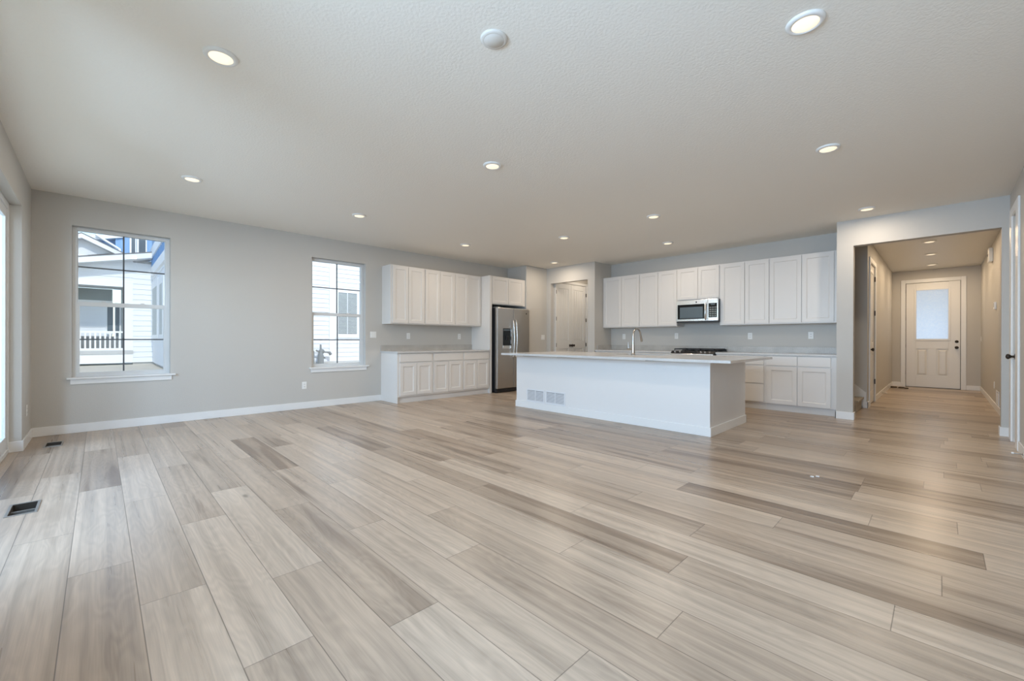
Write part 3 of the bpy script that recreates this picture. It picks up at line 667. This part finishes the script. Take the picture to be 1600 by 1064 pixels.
# ------------------------------------------------------------------ refrigerator
t = thing('refrigerator', (-6.85, 6.41, 0), 'stainless steel side-by-side refrigerator with black water dispenser', 'refrigerator')
RY0, RY1, RS = 5.928, 6.903, 6.408; XD = -6.475
MB().box(-7.18, XD - .075, RY0 + .004, RY1 - .004, .03, 1.795).box(-7.10, XD - .075, RY0 + .05, RY0 + .10, 0, .03).box(-7.10, XD - .075, RY1 - .10, RY1 - .05, 0, .03).build('case', BLACK, t, .004)
MB().box(XD - .09, XD - .035, RY0 + .01, RY1 - .01, .012, .085).build('base_grille', BLACK, t, .004)
ld = MB().box(XD - .068, XD, RY0, RS - .004, .092, 1.80).build('door', STEEL, t, .010)
rd = MB().box(XD - .068, XD, RS + .004, RY1, .092, 1.80).build('door', STEEL, t, .010)
for dr, y in ((ld, RS - .045), (rd, RS + .040)):
    p = [(XD, y, .735), (XD + .028, y, .745), (XD + .045, y, .80)] + [(XD + .045 + .022 * math.sin(math.pi * k / 8), y, .80 + .68 * k / 8) for k in range(1, 8)] + [(XD + .045, y, 1.48), (XD + .028, y, 1.54), (XD, y, 1.55)]
    MB().tube(p, .0125, 12).build('handle', STEELB, dr)
ds = MB().box(XD - .001, XD + .006, 6.085, 6.335, 1.0, 1.365).build('dispenser', BGLASS, ld, .006)
t['_x'] = 0
MB().box(XD - .001, XD + .004, 6.085, 6.335, .93, .998).build('dispenser_tray', STEELB, ld, .004)
MB().box(XD + .004, XD + .012, 6.318, 6.335, 1.03, 1.35).build('dispenser_trim', STEELB, ld, .003)
MB().box(XD + .006, XD + .030, 6.17, 6.24, 1.12, 1.20).build('paddle', BLACK, ld, .004)
MB().box(XD + .0062, XD + .0075, 6.10, 6.30, 1.315, 1.345).build('control_strip', MESHGL, ld)
MB().rev((XD, 6.80, 1.70), (1, 0, 0), [(.016, 0), (.016, .002)], 20).build('badge', BLACK, rd)
for y in (RY0 + .06, RY1 - .06): MB().box(XD - .16, XD - .01, y - .035, y + .035, 1.800, 1.815).build('hinge_cover', METER, t, .004)

# ------------------------------------------------------------------ range
t = thing('range', (-3.14, 7.95, 0), 'black and stainless gas range between the kitchen base cabinets', 'range')
gx0, gx1, gy0, gy1 = -3.528, -2.752, 7.600, 8.255
MB().box(gx0, gx1, gy0 + .06, gy1, .03, .895).box(gx0 + .03, gx0 + .08, gy0 + .1, gy1 - .1, 0, .03).box(gx1 - .08, gx1 - .03, gy0 + .1, gy1 - .1, 0, .03).build('body', BLACK, t, .003)
MB().prism([(gy0 + .06, .785), (gy0, .800), (gy0, .872), (gy0 + .055, .925), (gy0 + .10, .925), (gy0 + .10, .785)], 0, gx0, gx1).build('control_panel', BLACK, t, .003)
MB().box(gx0, gx1 - .01, gy0 - .012, gy0 - .0005, .800, .876).build('front_lip', STEELB, t, .004)
MB().box(gx0, gx1, gy0 + .10, gy1, .895, .925).build('cooktop', BGLASS, t, .003)
MB().box(gx0 + .01, gx1 - .01, gy1 - .03, gy1, .925, .955).build('back_rail', BLACK, t, .003)
od = MB().box(gx0 + .005, gx1 - .005, gy0 + .005, gy0 + .055, .20, .775).build('oven_door', STEEL, t, .004)
MB().box(gx0 + .09, gx1 - .09, gy0 + .001, gy0 + .006, .30, .62).build('window', BGLASS, od)
MB().tube([(gx0 + .08, gy0, .72), (gx0 + .08, gy0 - .045, .72), (gx1 - .08, gy0 - .045, .72), (gx1 - .08, gy0, .72)], .012).build('handle', STEELB, od)
MB().box(gx0 + .005, gx1 - .005, gy0 + .005, gy0 + .055, .045, .19).build('storage_drawer', STEEL, t, .004)
nrm = Vector((0, -.69, .72)).normalized()
for x in (-3.45, -3.36, -2.98, -2.91, -2.83): MB().rev((x, gy0 + .027, .899), nrm, [(.022, 0), (.022, .005), (.016, .008), (.014, .026), (.004, .028)], 20).build('knob', CHROME, t)
MB().hexa([(-3.28, gy0 + .011, .8825), (-3.05, gy0 + .011, .8825), (-3.05, gy0 + .013, .881), (-3.28, gy0 + .013, .881), (-3.28, gy0 + .044, .9145), (-3.05, gy0 + .044, .9145), (-3.05, gy0 + .046, .913), (-3.28, gy0 + .046, .913)]).build('display', BGLASS, t)
gw = (gx1 - gx0 - .04) / 3
for k in range(3):
    a = gx0 + .02 + k * gw + .004; c = a + gw - .008; y0, y1 = gy0 + .105, gy1 - .035; b = MB()
    for y in (y0, (y0 + y1) / 2 - .006, y1 - .012): b.box(a, c, y, y + .012, .945, .966)
    for x in (a, (a + c) / 2 - .006, c - .012): b.box(x, x + .012, y0, y1, .945, .966)
    for x in (a, c - .012):
        for y in (y0, y1 - .012): b.box(x, x + .012, y, y + .012, .925, .945)
    b.build('grate', IRON, t, .002)
    for y in (y0 + .15, y1 - .15): MB().rev(((a + c) / 2, y, .925), (0, 0, 1), [(.045, 0), (.045, .008), (.030, .010), (.030, .018), (.004, .020)], 20).build('burner', IRON, t)

# ------------------------------------------------------------------ microwave
t = thing('microwave', (-3.16, 8.1, 1.452), 'stainless steel microwave hung under the short kitchen cabinet', 'microwave')
mx0, mx1, mz0, mz1, my = -3.535, -2.775, 1.452, 1.866, 7.885
T = faceY(my)
MB().box(mx0 + .002, mx1 - .002, my + .002, YK - .002, mz0 + .01, mz1).build('case', BLACK, t, .003)
dr = MB(T).box(mx0, -2.955, -.002, .030, mz0 + .02, mz1 - .002).build('door', STEELB, t, .004)
MB(T).box(-3.507, -3.012, .030, .033, 1.512, 1.785).build('window', BGLASS, dr, .003)
MB(T).box(-3.462, -3.04, .033, .0335, 1.530, 1.735).build('window_screen', MESHGL, dr)
MB(T).tube([(-2.985, .030, 1.49), (-2.985, .062, 1.51), (-2.985, .066, 1.64), (-2.985, .062, 1.77), (-2.985, .030, 1.79)], .011).build('handle', STEELB, dr)
MB(T).rev((-3.158, .030, 1.822), (0, 1, 0), [(.014, 0), (.014, .002)], 20).build('badge', BRONZE, dr)
cp = MB(T).box(-2.951, mx1, -.002, .030, mz0 + .02, mz1 - .002).build('control_frame', STEELB, t, .004)
MB(T).box(-2.938, -2.793, .030, .032, 1.530, 1.790).build('control_panel', BGLASS, cp, .002)
MB(T).box(-2.90, -2.83, .032, .0325, 1.755, 1.778).build('display', MESHGL, cp)
b = MB(T)
for i in range(5):
    for j in range(3): b.box(-2.92 + j * .042, -2.89 + j * .042, .032, .0328, 1.55 + i * .038, 1.57 + i * .038)
b.build('button_pad', METER, cp)
MB().box(mx0, mx1, my - .02, YK - .03, mz0, mz0 + .018).build('vent_grille', BLACK, t, .003)

# ------------------------------------------------------------------ small things on the floor
def door_stop(p, d, label):
    t = thing('door_stop', p, label, 'door stop', 'spring door stops'); d = Vector(d)
    MB().rev(p, d, [(.012, 0), (.012, .004), (.006, .006), (.006, .06)], 14).build('spring', METAL, t)
    MB().rev(Vector(p) + d * .058, d, [(.009, 0), (.010, .012), (.006, .016)], 14).build('tip', PLATE, t)
door_stop((XE - BT, 6.24, .045), (-1, 0, 0), 'small door stop with white tip on the right baseboard')
door_stop((HL + BT, 11.4, .055), (1, 0, 0), 'small door stop on the left hall baseboard')
rnd = random.Random(5)
for i, (x, y, s) in enumerate(((-.80, 13.55, .10), (-.66, 13.5, .07), (-.55, 13.45, .05))):
    b = MB(); k = 7; P_ = []
    for j in range(k):
        g = 2 * math.pi * j / k; r = s * rnd.uniform(.4, 1); P_.append((x + r * math.cos(g), y + r * .8 * math.sin(g)))
    b.prism(P_, 2, .0, .02 + .012 * rnd.random())
    tag(b.build('dry_leaf', SCRAP), ['largest dark leaf scrap on the hall floor left of the front door', 'middle dark leaf scrap on the hall floor', 'smallest dark leaf scrap on the hall floor nearest the door'][i], 'scrap', 'dark scraps in the hall corner')
for i, (x, y) in enumerate(((-.735, 4.17), (-.705, 4.21))):
    tag(MB().prism([(x - .012, y - .008), (x + .012, y - .006), (x + .008, y + .009), (x - .010, y + .007)], 2, 0, .006).build('paper_scrap', PAPER), ['left white speck on the floor right of the island', 'right white speck on the floor right of the island'][i], 'scrap', 'white specks on the floor')

# ------------------------------------------------------------------ outside: neighbour's house and ground
struct(MB().box(-60, -7.6, -40, 40, -.3, .20), 'ground_side', SOIL, 'pale bare soil outside the left windows', 'ground')
struct(MB().box(-7.6, 40, -60, -.75, -.4, -.15).box(-7.6, 40, 14.3, 60, -.4, -.15).box(.9, 40, -.75, 14.3, -.4, -.15), 'ground_yard', SOIL, 'pale bare ground of the yard', 'ground')
struct(MB().box(-3, 3, 14.25, 17.5, 2.9, 3.1).box(-3, -2.8, 14.25, 17.5, -.15, 2.9), 'roof_porch_shade', WTRIM, 'unseen white porch roof added to shade the front door', 'roof')  # unseen slab and side wall added to keep sun off the door glass
struct(MB().box(-7.8, 1.3, -1.0, 14.5, HC + .2, HC + .5), 'roof', SHING, 'roof deck above the room', 'roof')
H = thing('neighbour_house', (-20.5, 1.4, .2), 'white neighbour house with blue upper walls outside the left windows', 'house')
def laps(b, T, u0, u1, z0, z1, lap, top=None):
    z = z0
    while z < z1 - 1e-6:
        zt = min(z + lap, z1)
        b.hexa([(u0, -.02, z), (u1, -.02, z), (u1, .026, z), (u0, .026, z), (u0, -.02, zt), (u1, -.02, zt), (u1, .004, zt), (u0, .004, zt)]); z = zt
FX = -20.5; TF = faceX(FX); TS = faceY(1.43); NX = -15.0; TN = faceX(NX)
def S(z): return (z - 1.115) * 1.271 + 1.115
b = MB(TF); laps(b, TF, .87, 1.43, .28, 3.9, .19); laps(b, TF, -4.0, .87, 3.145, 4.0, .19); b.build('far_wall', SIDING, H)
b = MB(TS); laps(b, TS, -20.5, NX, .28, 3.45, .19); b.build('side_wall', SIDING, H)
b = MB(TN); laps(b, TN, 1.43, 9.0, .36, 6.2, .156); b.build('near_wall', SIDING, H)
MB().box(FX - .3, FX - .03, .87, 1.45, -.2, 4.0).box(-20.4, NX - .03, 1.46, 9.0, -.2, 6.3).build('core', CONC, H)
# recessed porch
b = MB(); TPB = faceX(FX - 1.6); laps(b, ident, 0, 0, 0, 0, 1); b = MB(TPB); laps(b, TPB, -4.0, .35, .6, 3.0, .16); b.build('porch_wall', SIDING, H)
MB().box(FX - 1.6, FX, -4.0, .87, 3.02, 3.10).build('porch_ceiling', SOFF, H)
MB().box(FX - .10, FX + .06, -4.0, .87, 2.98, 3.16).build('porch_beam', WTRIM, H)
MB().box(FX - .12, FX + .06, .63, .87, .28, 2.98).build('porch_post', WTRIM, H)
MB().box(FX - 1.55, FX - 1.50, -4.0, .36, 2.56, 3.0).build('porch_grey_panel', SCREEN, H)  # dark grey-green panel across the top of the porch back wall
MB().box(FX - 1.52, FX - 1.44, -4.0, .36, 2.44, 2.56).build('porch_panel_rail', WTRIM, H)
MB().box(FX - 1.6, FX + .08, -4.0, .87, .59, .72).build('deck_floor', CONC, H)
MB().box(FX - .02, FX + .05, -4.0, .66, .27, .59).build('deck_skirt', WTRIM, H)
MB().box(FX - 1.6, FX, .60, .63, .6, 3.0).build('porch_side', SCREEN, H)
MB().box(FX - .55, FX - .25, -4.0, .50, .72, 1.22).build('porch_shade_box', METER, H)  # dark grey box standing in for the shade behind the railing
fr = MB().box(FX - 1.58, FX - 1.50, .20, .38, 1.3, 2.5).build('porch_window', WTRIM, H); MB().box(FX - 1.50, FX - 1.49, .215, .37, 1.4, 2.45).build('pane', HGLASS, fr)
fr = MB().box(FX - 1.58, FX - 1.50, .42, .60, .72, 2.5).build('porch_door', WTRIM, H); MB().box(FX - 1.50, FX - 1.49, .44, .55, 1.0, 2.4).build('pane', HGLASS, fr)
rl = MB().box(FX, FX + .05, -4.0, .70, 1.34, 1.40).box(FX, FX + .05, -4.0, .70, .72, .80).build('porch_railing', WTRIM, H)
y = -.98
while y < .66: MB().box(FX + .008, FX + .042, y, y + .045, .80, 1.34).build('baluster', WTRIM, rl); y += .123
# sloping white fascia, soffit, gable
def band(x0, x1, A, B, C_, D_): return [(x0, A[0], A[1]), (x1, A[0], A[1]), (x1, B[0], B[1]), (x0, B[0], B[1]), (x0, D_[0], D_[1]), (x1, D_[0], D_[1]), (x1, C_[0], C_[1]), (x0, C_[0], C_[1])]
sl = (4.255 - 3.829) / (1.375 + .559)
zz = lambda y: 4.255 + (y - 1.375) * sl
MB().hexa(band(FX + .45, FX + .52, (-4, zz(-4) - .19), (1.376, zz(1.376) - .19), (1.376, zz(1.376)), (-4, zz(-4)))).build('fascia', WTRIM, H)
MB().hexa(band(FX - .3, FX + .45, (-4, zz(-4) - .20), (1.376, zz(1.376) - .20), (1.376, zz(1.376) - .17), (-4, zz(-4) - .17))).build('soffit', SOFF, H)
MB().hexa(band(FX - 2.5, FX + .54, (-4, zz(-4)), (1.376, zz(1.376)), (1.376, zz(1.376) + .03), (-4, zz(-4) + .03))).build('low_roof', SHING, H)
GX = FX - .25
MB().prism([(-4, 3.2), (.40, 3.9), (.40, 4.20), (-.43, 4.60), (-4, 2.9)], 0, GX - .05, GX).build('gable_wall', SIDING, H)
gr = lambda y: 4.715 - abs(y + .43) * .515
MB().hexa(band(GX + .02, GX + .32, (-.43, gr(-.43) - .15), (.62, gr(.62) - .15), (.62, gr(.62)), (-.43, gr(-.43)))).hexa(band(GX + .02, GX + .32, (-3, gr(-3) - .15), (-.43, gr(-.43) - .15), (-.43, gr(-.43)), (-3, gr(-3)))).build('gable_rake', WTRIM, H)
MB().hexa(band(GX - 3.5, GX + .33, (-.43, gr(-.43)), (.62, gr(.62)), (.62, gr(.62) + .03), (-.43, gr(-.43) + .03))).hexa(band(GX - 3.5, GX + .33, (-3, gr(-3)), (-.43, gr(-.43)), (-.43, gr(-.43) + .03), (-3, gr(-3) + .03))).build('gable_roof', SHING, H)
# upper blue storey behind
BX = -25.0
MB().box(BX - 4, BX, .50, 5.0, 3.6, 7.2).box(BX - 4, BX - .4, -3, .50, 4.5, 5.45).build('upper_wall', BLUE, H)
b = MB()
for i in range(12): b.box(BX, BX + .03, .60 + i * .20, .625 + i * .20, 3.6, 7.2)
b.build('batten', BLUE, H)
MB().hexa(band(BX - .6, BX + .1, (-3, 4.55), (.78, 5.55), (.78, 5.72), (-3, 4.75))).build('upper_fascia', WTRIM, H)
for a, c in ((.95, 1.17), (1.19, 1.52)):
    fr = MB().box(BX + .02, BX + .07, a, c, 4.75, 5.9).build('upper_window', WTRIM, H); MB().box(BX + .07, BX + .075, a + .06, c - .04, 4.8, 5.6).build('pane', HGLASS, fr)
MB().tube([(BX + .2, -.1, 5.5), (BX + .2, .1, 5.35), (BX + .2, .62, 5.0), (BX + .2, .62, 4.2)], .05, 8).build('downspout', WTRIM, H)
b = MB(TS).box(-20.6, NX, -.02, .03, 3.62, 6.5); b.build('upper_side_wall', BLUE, H)
b = MB(TS)
for i in range(14): b.box(-20.5 + i * .4, -20.46 + i * .4, .03, .055, 3.75, 4.10)
b.build('batten', BLUE, H)
MB(TS).box(-20.55, NX, .0, .07, 3.45, 3.75).build('band_board', WTRIM, H); MB(TS).box(-20.45, NX, .0, .08, 4.10, 4.45).build('band_board', WTRIM, H)
for a, c, z0, z1 in ((-20.35, -18.0, 1.15, 3.16), (-17.9, -16.3, 1.15, 3.10)):
    fr = MB(TS).box(a, c, .0, .06, z0, z1).build('side_window', WTRIM, H); MB(TS).box(a + .45, c - .35, .06, .065, z0 + .12, z1 - .25).build('pane', BLIND, fr)
fr = MB(TN).box(5.93, 6.95, 0, .05, S(1.17), S(2.58)).build('near_window', WTRIM, H)
g_ = MB(TN).box(6.05, 6.72, .05, .055, S(1.283), S(2.434)).build('pane', HGLASS, fr)
b = MB(TN)
for i in range(34): b.box(6.05, 6.72, .056, .060, S(1.30) + i * .042, S(1.30) + i * .042 + .028)
b.build('blind', BLIND, fr); MB(TN).box(6.355, 6.375, .056, .075, S(1.283), S(2.434)).build('mullion', WTRIM, fr)
MB(TN).box(5.74, 5.93, 0, .045, .36, 6.2).build('trim_board', WTRIM, H)
MB(TN).box(1.43, 9, -.02, .04, .15, .36).build('foundation', CONC, H)
t = thing('gas_meter', (NX + .25, 5.42, .2), 'grey gas meter and pipes on the neighbour wall outside the second window', 'gas meter')
gx = NX + .25
MB().rev((gx, 5.37, .2), (0, 0, 1), [(.10, 0), (.10, .35), (.07, .45), (.035, .55), (.03, .75)], 14).build('riser', METER, t)
MB().rev((gx, 5.40, S(.80)), (1, 0, 0), [(.03, -.05), (.085, -.04), (.085, .04), (.03, .05)], 16).build('regulator', METER, t)
MB().tube([(gx, 5.38, S(.76)), (gx, 5.30, S(.80)), (gx, 5.22, S(.83))], .03, 8).tube([(gx, 5.44, S(.79)), (gx, 5.58, S(.78)), (gx, 5.66, S(.77)), (gx, 5.71, S(.71))], [.025, .025, .045, .05], 10).tube([(gx, 5.39, S(.68)), (gx, 5.52, S(.62))], .022, 8).tube([(gx, 5.15, .2), (gx, 5.15, S(.80)), (gx, 5.10, S(.84))], .02, 8).build('pipe', METER, t)

for o in bpy.data.objects:
    for k in ('_w', '_x'):
        if k in o.keys(): del o[k]
